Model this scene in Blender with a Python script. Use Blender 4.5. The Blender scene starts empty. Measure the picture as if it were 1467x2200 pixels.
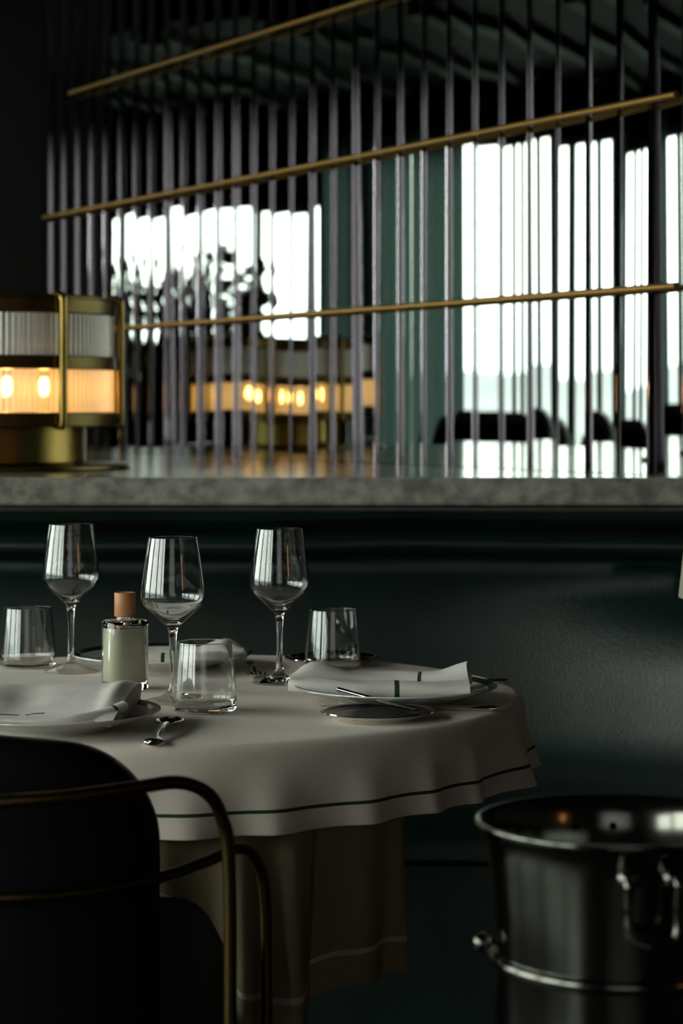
import bpy, bmesh, math, random
from mathutils import Vector, Matrix
random.seed(7)
D = bpy.data
SC = bpy.context.scene
COL = SC.collection

# ------------------------------------------------------------------ camera, sky, exposure
CAM_H = 1.12
cd = D.cameras.new('camera'); cam = D.objects.new('camera', cd); COL.objects.link(cam)
cam.location = (0, 0, CAM_H); cam.rotation_euler = (math.pi/2, 0, 0)
cd.sensor_fit = 'AUTO'; cd.sensor_width = 36.0
cd.lens = 4800.0/2200.0*36.0
cd.shift_y = -223.0/2200.0
cd.clip_start = 0.05; cd.clip_end = 2000
cd.dof.use_dof = True; cd.dof.focus_distance = 2.76
cd.dof.aperture_fstop = cd.lens/1000.0/0.0125
cd.dof.aperture_blades = 0
SC.camera = cam

SKY = 7.5
w = D.worlds.new('overcast_sky'); SC.world = w; w.use_nodes = True
wn = w.node_tree; wn.nodes.clear()
_out = wn.nodes.new('ShaderNodeOutputWorld'); _bg = wn.nodes.new('ShaderNodeBackground')
_tc = wn.nodes.new('ShaderNodeTexCoord'); _sx = wn.nodes.new('ShaderNodeSeparateXYZ')
_rp = wn.nodes.new('ShaderNodeValToRGB')
wn.links.new(_tc.outputs['Generated'], _sx.inputs[0]); wn.links.new(_sx.outputs['Z'], _rp.inputs[0])
_rp.color_ramp.elements[0].position = 0.0; _rp.color_ramp.elements[0].color = (.62, .72, .72, 1)
_rp.color_ramp.elements[1].position = 0.06; _rp.color_ramp.elements[1].color = (.95, 1.0, .93, 1)
_bg.inputs['Strength'].default_value = SKY
wn.links.new(_rp.outputs[0], _bg.inputs['Color']); wn.links.new(_bg.outputs[0], _out.inputs[0])

SC.view_settings.view_transform = 'Standard'
SC.view_settings.look = 'None'
SC.view_settings.exposure = 0.22
SC.view_settings.gamma = 1.0
SC.view_settings.use_curve_mapping = False

def portal(loc, rot, sx, sy):
    l = D.lights.new('window_daylight', 'AREA'); l.shape = 'RECTANGLE'; l.size = sx; l.size_y = sy
    l.cycles.is_portal = True
    o = D.objects.new('window_daylight', l); COL.objects.link(o); o.location = loc; o.rotation_euler = rot
    return o
# daylight enters by the openings of the left wall and by the window behind the camera
WX = -5.0
NEARX = -2.8
NEAR_OPEN = [(-1.6, -.35, .5, 2.75), (-.15, 1.15, .5, 2.75), (1.35, 2.6, .5, 2.75), (2.8, 4.1, .5, 2.75)]
LEFT_OPEN = [(7.15, 8.50, .4, 2.42), (8.575, 8.745, .4, 2.42), (8.86, 10.16, 1.46, 2.18)]
for (X, L) in ((NEARX, NEAR_OPEN), (WX, LEFT_OPEN)):
    for (a, b, c, d) in L:
        portal((X-.1, (a+b)/2, (c+d)/2), (0, -math.pi/2, 0), d-c, b-a)
BACK_OPEN = (-1.3, 1.1, .82, 3.12)
portal(((BACK_OPEN[0]+BACK_OPEN[1])/2, -3.66, (BACK_OPEN[2]+BACK_OPEN[3])/2), (math.pi/2, 0, 0), BACK_OPEN[1]-BACK_OPEN[0], BACK_OPEN[3]-BACK_OPEN[2])

# ------------------------------------------------------------------ materials
def mat(name, color=(.5,.5,.5), rough=.5, metal=0, spec=.5, trans=0, ior=1.45, emit=None, estr=0, sheen=0, coat=0):
    m = D.materials.new(name); m.use_nodes = True
    b = m.node_tree.nodes['Principled BSDF']
    b.inputs['Base Color'].default_value = (*color, 1); b.inputs['Roughness'].default_value = rough
    b.inputs['Metallic'].default_value = metal; b.inputs['Specular IOR Level'].default_value = spec
    b.inputs['Transmission Weight'].default_value = trans; b.inputs['IOR'].default_value = ior
    b.inputs['Sheen Weight'].default_value = sheen; b.inputs['Coat Weight'].default_value = coat
    if emit: b.inputs['Emission Color'].default_value = (*emit, 1); b.inputs['Emission Strength'].default_value = estr
    return m
def noise(m, c1, c2, scale=8, detail=6, inp='Base Color', bump=0, bscale=None, stretch=None, lo=.35, hi=.65):
    nt = m.node_tree; b = nt.nodes['Principled BSDF']
    tc = nt.nodes.new('ShaderNodeTexCoord'); mp = nt.nodes.new('ShaderNodeMapping')
    if stretch: mp.inputs['Scale'].default_value = stretch
    n = nt.nodes.new('ShaderNodeTexNoise'); n.inputs['Scale'].default_value = scale; n.inputs['Detail'].default_value = detail
    nt.links.new(tc.outputs['Object'], mp.inputs[0]); nt.links.new(mp.outputs[0], n.inputs['Vector'])
    if c1:
        r = nt.nodes.new('ShaderNodeValToRGB')
        r.color_ramp.elements[0].color = (*c1, 1); r.color_ramp.elements[1].color = (*c2, 1)
        r.color_ramp.elements[0].position = lo; r.color_ramp.elements[1].position = hi
        nt.links.new(n.outputs['Fac'], r.inputs[0]); nt.links.new(r.outputs[0], b.inputs[inp])
    if bump:
        n2 = nt.nodes.new('ShaderNodeTexNoise'); n2.inputs['Scale'].default_value = bscale or scale; n2.inputs['Detail'].default_value = 3
        nt.links.new(mp.outputs[0], n2.inputs['Vector'])
        bp = nt.nodes.new('ShaderNodeBump'); bp.inputs['Strength'].default_value = bump; bp.inputs['Distance'].default_value = .002
        nt.links.new(n2.outputs['Fac'], bp.inputs['Height']); nt.links.new(bp.outputs[0], b.inputs['Normal'])
    return m
def mixmat(name, parts):
    """parts: list of (weight, type, colour, roughness) added together as a weighted mix"""
    m = D.materials.new(name); m.use_nodes = True; nt = m.node_tree; nt.nodes.clear()
    out = nt.nodes.new('ShaderNodeOutputMaterial'); acc = None; tot = 0
    for (wt, typ, c, r) in parts:
        s = nt.nodes.new(typ); s.inputs['Color'].default_value = (*c, 1)
        if r is not None and 'Roughness' in s.inputs: s.inputs['Roughness'].default_value = r
        if acc is None: acc = s; tot = wt
        else:
            mx = nt.nodes.new('ShaderNodeMixShader'); mx.inputs[0].default_value = wt/(tot+wt)
            nt.links.new(acc.outputs[0], mx.inputs[1]); nt.links.new(s.outputs[0], mx.inputs[2]); acc = mx; tot += wt
    nt.links.new(acc.outputs[0], out.inputs[0]); return m

M = {}
M['floor'] = noise(mat('dark_floor', rough=.35), (.008,.008,.008), (.02,.018,.016), 3)
M['black'] = mat('black_paint', (.006,.008,.007), .7)
M['ceil'] = mat('dark_ceiling', (.02,.026,.02), .8)
M['slat'] = mat('ceiling_slat', (.065,.07,.048), .6)
M['wall'] = noise(mat('dark_green_plaster', rough=.8), (.010,.015,.013), (.018,.024,.02), 4)
M['panel_grey'] = mat('grey_green_panel', (.16,.20,.18), .8)
M['frame'] = mat('black_window_frame', (.01,.014,.012), .5)
M['mirror'] = mat('smoked_mirror', (.50,.545,.515), .012, 1)
M['trim'] = mixmat('clear_edge_strip', [(.70,'ShaderNodeBsdfTransparent',(.95,.98,.96),None), (.30,'ShaderNodeBsdfGlossy',(1,.88,1),.04)])
M['brass_rail'] = mat('brushed_brass_rail', (.78,.46,.14), .38, 1)
M['brass'] = noise(mat('aged_brass', rough=.3, metal=1), (.22,.15,.04), (.30,.20,.055), 14)
M['brass_dark'] = mat('dark_brass', (.12,.085,.03), .35, 1)
M['marble'] = noise(mat('grey_marble', rough=.16), (.13,.125,.105), (.30,.29,.25), 34, 9, bump=0)
M['leather'] = noise(mat('green_leather', rough=.34, spec=.5), (.0024,.0076,.0056), (.0044,.0130,.0098), 5, 4, bump=.35, bscale=260)
M['linen'] = noise(mat('white_linen', rough=.9, sheen=.1, spec=.2), (.68,.59,.52), (.75,.66,.585), 6, 3, bump=.25, bscale=900)
M['linen2'] = noise(mat('taupe_linen', rough=.9, spec=.2), (.17,.135,.085), (.20,.16,.10), 6, 3, bump=.2, bscale=800)
M['napkin'] = noise(mat('napkin_linen', rough=.9, sheen=.1, spec=.2), (.66,.62,.585), (.74,.70,.66), 30, 3, bump=.35, bscale=1100)
M['green'] = mat('green_stitching', (.010,.042,.016), .8)
M['hem'] = mat('pale_piping', (.34,.32,.27), .8)
M['glass'] = mat('clear_glass', (1,1,1), 0, 0, .5, 1, 1.54)
M['china'] = mat('white_china', (.62,.63,.60), .12)
M['band'] = mat('dark_green_band', (.012,.028,.02), .15)
M['silver'] = mat('polished_silver', (.72,.70,.66), .07, 1)
M['dark_silver'] = mat('dark_polished_dish', (.10,.075,.08), .05, 1)
M['steel'] = noise(mat('stainless_steel', (.13,.13,.115), .16, 1), None, None, 3, 2, bump=.06, bscale=3)
M['wood'] = noise(mat('copper_wood', rough=.45), (.36,.15,.055), (.52,.24,.10), 30, 5, stretch=(1,1,.15))
M['liquid'] = mat('pale_hand_lotion', (.66,.66,.47), .3)
M['chair_leather'] = mat('black_leather', (.0025,.0035,.003), .55, 0, .15)
M['chair_brass'] = mat('dull_brass_tube', (.09,.062,.022), .36, 1)
M['bulb'] = mat('glowing_bulb', (1,.6,.2), .5, emit=(1,.50,.11), estr=80)
M['ribbed'] = mixmat('ribbed_frosted_glass', [(.42,'ShaderNodeBsdfTranslucent',(.96,.94,.90),None), (.20,'ShaderNodeBsdfTransparent',(.97,.96,.93),None), (.26,'ShaderNodeBsdfDiffuse',(.85,.84,.78),None), (.26,'ShaderNodeBsdfGlossy',(.95,.93,.88),.22)])
M['pane'] = mixmat('window_glass', [(.95,'ShaderNodeBsdfTransparent',(.97,.99,.975),None), (.05,'ShaderNodeBsdfGlossy',(1,1,1),0.0)])
M['sheer'] = mixmat('sheer_curtain', [(.8,'ShaderNodeBsdfTranslucent',(.30,.265,.295),None), (.2,'ShaderNodeBsdfDiffuse',(.4,.37,.41),None)])
M['drape'] = mixmat('grey_green_drape', [(.9,'ShaderNodeBsdfTranslucent',(.026,.040,.036),None), (.1,'ShaderNodeBsdfDiffuse',(.42,.53,.49),None)])
M['leaf'] = noise(mat('dark_leaf', rough=.5), (.012,.035,.018), (.03,.07,.03), 9)
M['stem'] = mat('woody_stem', (.06,.045,.03), .8)
M['pot'] = mat('dark_pot', (.03,.03,.03), .6)
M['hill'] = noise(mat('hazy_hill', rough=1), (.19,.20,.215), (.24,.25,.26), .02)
M['ground'] = mat('terrace_stone', (.16,.18,.16), .9)
M['cream'] = mat('cream_shade', (.26,.25,.19), .8)
M['amber'] = mat('amber_lamp', (1,.5,.2), .5, emit=(1,.42,.12), estr=9)

# ------------------------------------------------------------------ mesh helpers
def finish(bm, name, m, parent=None, smooth=40, loc=None, rot=None):
    bm.normal_update()
    if smooth:
        lim = math.radians(smooth)
        for f in bm.faces: f.smooth = True
        for e in bm.edges:
            if len(e.link_faces) == 2 and e.calc_face_angle(0) > lim: e.smooth = False
    me = D.meshes.new(name); bm.to_mesh(me); bm.free()
    for x in (m if isinstance(m, (list, tuple)) else [m]): me.materials.append(x)
    o = D.objects.new(name, me); COL.objects.link(o)
    if parent: o.parent = parent
    if loc: o.location = loc
    if rot: o.rotation_euler = rot
    return o
def tag(o, label=None, cat=None, group=None, kind=None):
    if label: o['label'] = label
    if cat: o['category'] = cat
    if group: o['group'] = group
    if kind: o['kind'] = kind
    return o
def struct(o, cat=None, label=None):
    return tag(o, label, cat, kind='structure')
def thing(name, label, cat, loc=(0,0,0), rz=0, group=None):
    o = D.objects.new(name, None); COL.objects.link(o); o.location = loc; o.rotation_euler = (0,0,rz)
    o.empty_display_size = .05
    return tag(o, label, cat, group)
def abox(bm, x0, y0, z0, x1, y1, z1, bev=0, mi=0):
    vs = [bm.verts.new(p) for p in [(x0,y0,z0),(x1,y0,z0),(x1,y1,z0),(x0,y1,z0),(x0,y0,z1),(x1,y0,z1),(x1,y1,z1),(x0,y1,z1)]]
    fs = [bm.faces.new([vs[i] for i in q]) for q in [(0,3,2,1),(4,5,6,7),(0,1,5,4),(1,2,6,5),(2,3,7,6),(3,0,4,7)]]
    for f in fs: f.material_index = mi
    if bev:
        es = {e for f in fs for e in f.edges}
        r = bmesh.ops.bevel(bm, geom=list(es), offset=bev, segments=3, affect='EDGES', profile=.5)
        for f in r['faces']: f.material_index = mi
    return bm
def box(*a, **k): return abox(bmesh.new(), *a, **k)
def alathe(bm, prof, n=64, c=(0,0), mats=None, close=False, wob=None):
    """prof: list of (r,z); mats: material index per segment"""
    rings = []
    for (r, z) in prof:
        if r < 1e-6: rings.append([bm.verts.new((c[0], c[1], z))])
        else:
            rr = []
            for i in range(n):
                a = 2*math.pi*i/n; q = r*(wob(a) if wob else 1)
                rr.append(bm.verts.new((c[0]+q*math.cos(a), c[1]+q*math.sin(a), z)))
            rings.append(rr)
    seq = list(range(len(rings)-1)) + ([-1] if close else [])
    for k, j in enumerate(seq):
        A = rings[j]; B = rings[(j+1) if j >= 0 else 0]
        if j == -1: A = rings[-1]
        for i in range(n):
            i2 = (i+1) % n
            if len(A) == 1 and len(B) == 1: continue
            if len(A) == 1: f = bm.faces.new((A[0], B[i2], B[i])) 
            elif len(B) == 1: f = bm.faces.new((A[i], A[i2], B[0]))
            else: f = bm.faces.new((A[i], A[i2], B[i2], B[i]))
            if mats: f.material_index = mats[k]
    return bm
def lathe(prof, **k): return alathe(bmesh.new(), prof, **k)
def smoothpath(pts, n=8, closed=False):
    P = [Vector(p) for p in pts]; out = []
    N = len(P); R = range(N if closed else N-1)
    for i in R:
        p0 = P[(i-1) % N] if (closed or i > 0) else P[0]*2-P[1]
        p1 = P[i]; p2 = P[(i+1) % N]
        p3 = P[(i+2) % N] if (closed or i+2 < N) else P[-1]*2-P[-2]
        for k in range(n):
            t = k/n
            out.append(.5*((2*p1)+(p2-p0)*t+(2*p0-5*p1+4*p2-p3)*t*t+(3*p1-3*p2+p3-p0)*t**3))
    if not closed: out.append(P[-1].copy())
    return out
def atube(bm, pts, rad, n=10, up=Vector((0,0,1)), flat=1.0, cap=True, mi=None, closed=False):
    """sweep an ellipse: rad sideways, rad*flat along 'up'; rad may be a list"""
    P = [Vector(p) for p in pts]; N = len(P); rings = []
    prev = None
    for i, p in enumerate(P):
        if closed: t = P[(i+1) % N]-P[i-1]
        else: t = (P[min(i+1, N-1)]-P[max(i-1, 0)])
        t.normalize()
        if prev is None:
            s = t.cross(up)
            if s.length < 1e-3: s = t.cross(Vector((0,1,0)))
            if s.length < 1e-3: s = t.cross(Vector((1,0,0)))
        else: s = prev - t*prev.dot(t)
        s.normalize(); prev = s.copy(); v = s.cross(t); v.normalize()
        r = rad[i] if isinstance(rad, (list, tuple)) else rad
        fl = flat[i] if isinstance(flat, (list, tuple)) else flat
        rings.append([bm.verts.new(p+s*math.cos(2*math.pi*k/n)*r+v*math.sin(2*math.pi*k/n)*r*fl) for k in range(n)])
    for i in range(N if closed else N-1):
        for k in range(n):
            f = bm.faces.new((rings[i][k], rings[i][(k+1) % n], rings[(i+1) % N][(k+1) % n], rings[(i+1) % N][k]))
            if mi: f.material_index = mi(i)
    if cap and not closed:
        bm.faces.new(rings[0][::-1]); bm.faces.new(rings[-1])
    return bm
def tube(*a, **k): return atube(bmesh.new(), *a, **k)
def fixn(bm): bmesh.ops.recalc_face_normals(bm, faces=bm.faces[:]); return bm
def extrude_poly(poly, z0, z1, bm=None):
    bm = bm or bmesh.new()
    a = [bm.verts.new((x, y, z0)) for x, y in poly]; b = [bm.verts.new((x, y, z1)) for x, y in poly]
    bm.faces.new(a[::-1]); bm.faces.new(b); n = len(poly)
    for i in range(n): bm.faces.new((a[i], a[(i+1) % n], b[(i+1) % n], b[i]))
    return fixn(bm)

# ------------------------------------------------------------------ room shell
struct(finish(box(-5.3,-3.9,-.1, 2.9,14.2,0), 'floor', M['floor'], smooth=0))
bm = box(-5.3,-3.9,3.60, 2.9,14.2,3.70)
struct(finish(bm, 'ceiling', M['ceil'], smooth=0))
struct(finish(box(2.7,-3.9,0, 2.9,14.2,3.60), 'wall_right', M['wall'], smooth=0))
struct(finish(box(-5.3,14.0,0, 2.7,14.2,3.60), 'wall_far', M['wall'], smooth=0))
# left wall with its openings
def wall_with_holes(x0, x1, y0, y1, ztop, holes):
    bm = bmesh.new(); hs = sorted(holes); y = y0
    for (a, b, c, d) in hs:
        abox(bm, x0, y, 0, x1, a, ztop)
        abox(bm, x0, a, 0, x1, b, c); abox(bm, x0, a, d, x1, b, ztop)
        y = b
    abox(bm, x0, y, 0, x1, y1, ztop)
    return bm
struct(finish(wall_with_holes(-5.09, -5.0, 5.0, 14.2, 3.60, LEFT_OPEN), 'wall_left', M['wall'], smooth=0))
struct(finish(wall_with_holes(NEARX-.1, NEARX, -3.7, 5.2, 3.60, NEAR_OPEN), 'wall_left_near', M['wall'], smooth=0))
struct(finish(box(-5.0,5.0,0, NEARX-.1,5.2,3.60), 'wall_left_jog', M['wall'], smooth=0))
bm = bmesh.new(); a, b, c, d = BACK_OPEN
abox(bm, NEARX-.3,-3.9,0, a,-3.7,3.60); abox(bm, b,-3.9,0, 2.7,-3.7,3.60); abox(bm, a,-3.9,0, b,-3.7,c); abox(bm, a,-3.9,d, b,-3.7,3.60)
struct(finish(bm, 'wall_back', M['wall'], smooth=0))
# windows: frame + pane
wi = 0
for (a, b, c, d) in NEAR_OPEN+LEFT_OPEN:
    wi += 1; X = WX if a > 5 else NEARX
    bm = bmesh.new(); fw = .025
    abox(bm, X-.075,a,c, X-.03,a+fw,d); abox(bm, X-.075,b-fw,c, X-.03,b,d); abox(bm, X-.075,a+fw,c, X-.03,b-fw,c+fw); abox(bm, X-.075,a+fw,d-fw, X-.03,b-fw,d)
    if a > 8.5 and a < 8.7: muls = []; ws = []
    elif a > 7 and a < 8:
        muls = [8.10, 7.81, 7.675, 7.49, 7.30]; ws = [.03, .05, .045, .07, .045]
    elif a > 8: muls = [9.23]; ws = [.05]
    else:
        k = 4; muls = [a+(b-a)*i/k for i in range(1, k)]; ws = [.012]*(k-1)
    for y, q in zip(muls, ws): abox(bm, X-.07,y-q/2,c+fw, X-.035,y+q/2,d-fw)
    wf = struct(finish(bm, 'window_%d' % wi, M['frame'], smooth=0))
    finish(box(X-.056,a+fw,c+fw, X-.05,b-fw,d-fw), 'pane', M['pane'], wf, smooth=0)
a, b, c, d = BACK_OPEN; wi += 1
bm = bmesh.new(); fw = .05
abox(bm, a,-3.85,c, a+fw,-3.75,d); abox(bm, b-fw,-3.85,c, b,-3.75,d); abox(bm, a+fw,-3.85,c, b-fw,-3.75,c+fw); abox(bm, a+fw,-3.85,d-fw, b-fw,-3.75,d)
for i in range(1, 4):
    x = a+(b-a)*i/4; abox(bm, x-.02,-3.83,c+fw, x+.02,-3.77,d-fw)
wf = struct(finish(bm, 'window_%d' % wi, M['frame'], smooth=0))
finish(box(a+fw,-3.803,c+fw, b-fw,-3.797,d-fw), 'pane', M['pane'], wf, smooth=0)

def curtain(name, x0, y0, x1, y1, z0, z1, m, amp=.03, wl=.14, seed=0):
    rnd = random.Random(seed); bm = bmesh.new(); L = math.hypot(x1-x0, y1-y0); n = max(8, int(L/wl*12))
    dx, dy = (x1-x0)/L, (y1-y0)/L; rows = []; ph = rnd.random()*6
    for j in range(7):
        z = z0+(z1-z0)*j/6; row = []
        for i in range(n+1):
            s = L*i/n; o = amp*math.sin(2*math.pi*s/wl+ph+.8*math.sin(s*5+seed))*(1-.25*j/6)+amp*.3*math.sin(s*37+j*.3)
            row.append(bm.verts.new((x0+dx*s-dy*o, y0+dy*s+dx*o, z)))
        rows.append(row)
    for j in range(6):
        for i in range(n): bm.faces.new((rows[j][i], rows[j][i+1], rows[j+1][i+1], rows[j+1][i]))
    return finish(bm, name, m, smooth=80)
tag(curtain('sheer_curtain', -1.45, -3.58, 1.25, -3.58, .78, 3.16, M['sheer'], .03, .16, 1), 'lilac grey sheer curtain over the window behind the camera', 'curtain')
for i, (y0, y1, lab) in enumerate([(7.94,8.26,'wide'),(8.275,8.50,'pleated'),(8.54,8.80,'narrow')]):
    tag(curtain('drape', -4.965, y0, -4.965, y1, .05, 2.5, M['drape'], .012, .09, 3+i), lab+' grey green drape beside the tall left window seen in the mirrors', 'curtain', 'drapes by the left windows')
# slatted ceiling and warm downlights seen in the mirrors
tag(finish(box(-4.99,5.21,2.70, -3.0,13.99,3.59), 'ceiling_soffit', M['black'], smooth=0), kind='structure')
for i in range(9):
    y = 5.7+i*.62
    tag(finish(box(-4.95, y, 2.655, -3.05, y+.12, 2.699), 'ceiling_slat', M['slat'], smooth=0), 'pale olive ceiling slat above the left windows, faint in the mirrors', 'ceiling slat', 'ceiling slats reflected in the mirrors')
# outside
bm = bmesh.new(); rnd = random.Random(3); n = 90; top = []; bot = []
for i in range(n+1):
    y = -420+i*20; x = -420
    h = 6.5+2.2*math.sin(i*.21)+1.3*math.sin(i*.57+1)+.5*rnd.random()
    top.append(bm.verts.new((x-60, y, h))); bot.append(bm.verts.new((x, y, -4)))
for i in range(n): bm.faces.new((bot[i], bot[i+1], top[i+1], top[i]))
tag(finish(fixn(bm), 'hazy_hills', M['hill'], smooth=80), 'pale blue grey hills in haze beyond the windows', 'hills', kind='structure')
bm = bmesh.new(); f = bm.faces.new([bm.verts.new(p) for p in [(-700,-600,-3),(60,-600,-3),(60,1500,-3),(-700,1500,-3)]])
tag(finish(bm, 'outdoor_ground', M['ground'], smooth=0), 'grey open ground outside the windows', 'ground', kind='structure')

# ------------------------------------------------------------------ slanted mirror wall
PX, PY = .619, 4.09; UX, UY = -.4962, .8682; NX, NY = -.8682, -.4962; PITCH = .1007
LEDGE = .9943
ang = math.atan2(UY, UX)
def wp(s, o=0): return (PX+UX*s+NX*o, PY+UY*s+NY*o)
NP = 31
ORD = [None,'second','third','fourth','fifth','sixth','seventh','eighth','ninth','tenth','eleventh','twelfth','thirteenth','fourteenth','fifteenth','sixteenth']
bm = extrude_poly([wp(0,-.03), wp(PITCH*NP+.02,-.03), wp(PITCH*NP+.02,-.16), wp(0,-.16)], 0, 3.60)
struct(finish(bm, 'wall_mirrored', M['black'], smooth=0))
def panel_yaw(k): return math.radians(2.2+3.7*max(0, min(1, (3.2-k)/3.2)))
rnd = random.Random(21)
yj = [rnd.gauss(0,.10) for _ in range(NP)]; pj = [rnd.gauss(0,.22) for _ in range(NP)]; cv = [rnd.uniform(-.2,.9) for _ in range(NP)]
for k in range(NP):
    s0 = PITCH*k+.003; s1 = PITCH*(k+1)-.003; wd = s1-s0
    root = thing('mirror_panel', 'tall narrow smoked mirror panel, '+('last at the left end' if k == NP-1 else 'first at the right end' if k == 0 else ORD[k]+' from the right end of the mirror wall' if k < 16 else ORD[NP-1-k]+' from the left end of the mirror wall'), 'mirror panel', (*wp((s0+s1)/2, 0), LEDGE), 0, 'mirror panels of the slanted wall')
    # panel surface: slightly bowed, turned a few degrees on its fixings
    yaw = panel_yaw(k)+math.radians(yj[k]); pitch = math.radians(pj[k]); bow = cv[k]*.00035
    bm = bmesh.new(); H = 2.05; rows = []
    nx_, ny_ = NX, NY
    for j in range(2):
        z = 0.001+H*j; row = []
        for i in range(9):
            t = -wd/2+wd*i/8
            off = -math.tan(yaw)*t + math.tan(pitch)*(z-1.0)*1.0 + bow*(1-(2*t/wd)**2) - .012
            row.append((UX*t+nx_*off, UY*t+ny_*off, z))
        rows.append(row)
    fr = [[bm.verts.new(p) for p in r] for r in rows]
    bk = [[bm.verts.new((p[0]-nx_*.002, p[1]-ny_*.002, p[2])) for p in r] for r in rows]
    for i in range(8):
        bm.faces.new((fr[0][i], fr[0][i+1], fr[1][i+1], fr[1][i])); bm.faces.new((bk[0][i], bk[1][i], bk[1][i+1], bk[0][i+1]))
        bm.faces.new((fr[0][i], bk[0][i], bk[0][i+1], fr[0][i+1])); bm.faces.new((fr[1][i], fr[1][i+1], bk[1][i+1], bk[1][i]))
    bm.faces.new((fr[0][0], fr[1][0], bk[1][0], bk[0][0])); bm.faces.new((fr[0][8], bk[0][8], bk[1][8], fr[1][8]))
    finish(fixn(bm), 'mirror_glass', M['mirror'], root, smooth=25)
    # pale fin along the left edge of the panel
    def lp(t, o): return (UX*t+NX*o, UY*t+NY*o)
    tip = -.012+math.tan(yaw)*wd/2+.0014+.0085*(k/30)
    bm = extrude_poly([lp(-wd/2-.004,-.024), lp(-wd/2-.0008,-.024), lp(-wd/2-.0008,tip), lp(-wd/2-.004,tip)], 0, 2.05)
    finish(bm, 'edge_strip', M['trim'], root, smooth=0)
for i, (h, lab) in enumerate([(LEDGE+.349,'lowest'),(LEDGE+.698,'middle'),(LEDGE+1.047,'topmost')]):
    p0 = wp(-.01,.016); p1 = wp(PITCH*NP-(.30 if i == 2 else .1),.016)
    bm = tube([(p0[0],p0[1],0),(p1[0],p1[1],0)], .0065, n=12)
    o = finish(bm, 'brass_rail', M['brass_rail'], loc=(0,0,h))
    tag(o, lab+' of the three brass rails crossing the mirror panels', 'rail')
# wall returning to the right of the mirrors, with one pale mirrored panel at the corner
struct(finish(box(.81,4.09,0, 2.7,4.28,3.60), 'wall_return', M['black'], smooth=0))
o = finish(box(-.085,-.004,0, .085,.004,2.0), 'corner_mirror', M['mirror'], smooth=0, loc=(.718,4.106,LEDGE+.001), rot=(0,0,math.radians(-4)))
tag(o, 'corner mirror facing the room at the right end of the slanted mirrors', 'mirror')
# dark column at the left end
struct(finish(box(-1.32,6.93,0, -.905,7.4,3.60, bev=.01), 'wall_column', M['black']))

# ------------------------------------------------------------------ marble ledge
poly = [(-2.6,4.05), (1.6,4.05), (1.6,4.085), (.638,4.085), wp(.0,-.025), wp(3.1,-.025), (-1.0,6.9), (-2.6,6.95)]
bm = extrude_poly(poly, LEDGE-.05, LEDGE)
bmesh.ops.bevel(bm, geom=[e for e in bm.edges if all(abs(v.co.y-4.05) < 1e-4 for v in e.verts)], offset=.004, segments=2, affect='EDGES')
tag(finish(bm, 'marble_ledge', M['marble'], smooth=30), 'grey veined marble ledge running behind the booth under the mirrors', 'ledge')
struct(finish(extrude_poly([(-2.5,4.12),(.62,4.12),wp(3.0,-.03),(-2.5,6.85)], 0, LEDGE-.051), 'wall_counter', M['black'], smooth=0))

# ------------------------------------------------------------------ booth
def booth_y(x):
    r = max(0, x-.10); l = max(0, -.75-x)
    return 3.985-.58*r*r-.5*l*l
booth = thing('booth_sofa', 'dark green leather booth curving behind the round table', 'sofa', (0,3.9,0))
prof = [(.02,.05),(0,.30),(.0,.44),(.005,.46),(-.02,.50),(-.006,.56),(.012,.64),(.022,.72),(.022,.78),(.014,.82),(.004,.842),(.012,.850),(-.010,.858),(-.026,.870),(-.024,.884),(-.008,.896),(.014,.900),(.010,.904),(-.014,.912),(-.026,.923),(-.018,.933),(.004,.939),(.05,.941),(.12,.941)]
bm = bmesh.new(); cols = []; NXs = 150
for i in range(NXs+1):
    x = -1.7+3.2*i/NXs; col = []
    for (o, z) in prof:
        kf = 1 if z < .74 else max(.3, 1-(z-.74)/.1)
        o_ = o+(1-kf)*(3.985-booth_y(x))
        wv = .0022*math.sin(x*7.3)+.0015*math.sin(x*17+1) if z > .84 else .004*math.sin(x*4.1+z*6)
        zz = z+(.0022*math.sin(x*6.1+.5)+.0012*math.sin(x*14) if .84 < z < .935 else 0)
        col.append(bm.verts.new((x, min(booth_y(x)+o_+wv-3.9, .225 if o > .1 else 9), zz)))
    cols.append(col)
for i in range(NXs):
    for j in range(len(prof)-1): bm.faces.new((cols[i][j], cols[i+1][j], cols[i+1][j+1], cols[i][j+1]))
finish(fixn(bm), 'backrest', M['leather'], booth, smooth=75)
bm = bmesh.new(); cols = []
sp = [(-.02,.10),(-.02,.40),(-.05,.415),(-.05,.45),(-.03,.468),(.1,.472),(.3,.47),(.48,.468)]
for i in range(61):
    x = -1.68+3.16*i/60
    cols.append([bm.verts.new((x, booth_y(x)-.45+o-3.9, z)) for (o, z) in sp])
for i in range(60):
    for j in range(len(sp)-1): bm.faces.new((cols[i][j], cols[i+1][j], cols[i+1][j+1], cols[i][j+1]))
finish(fixn(bm), 'seat', M['leather'], booth, smooth=50)
bm = bmesh.new(); cols = []
for i in range(61):
    x = -1.68+3.16*i/60
    cols.append([bm.verts.new((x, booth_y(x)-.40+o-3.9, z)) for (o, z) in [(0,0),(0,.12)]])
for i in range(60): bm.faces.new((cols[i][0], cols[i+1][0], cols[i+1][1], cols[i][1]))
finish(bm, 'plinth', M['black'], booth, smooth=0)

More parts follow.
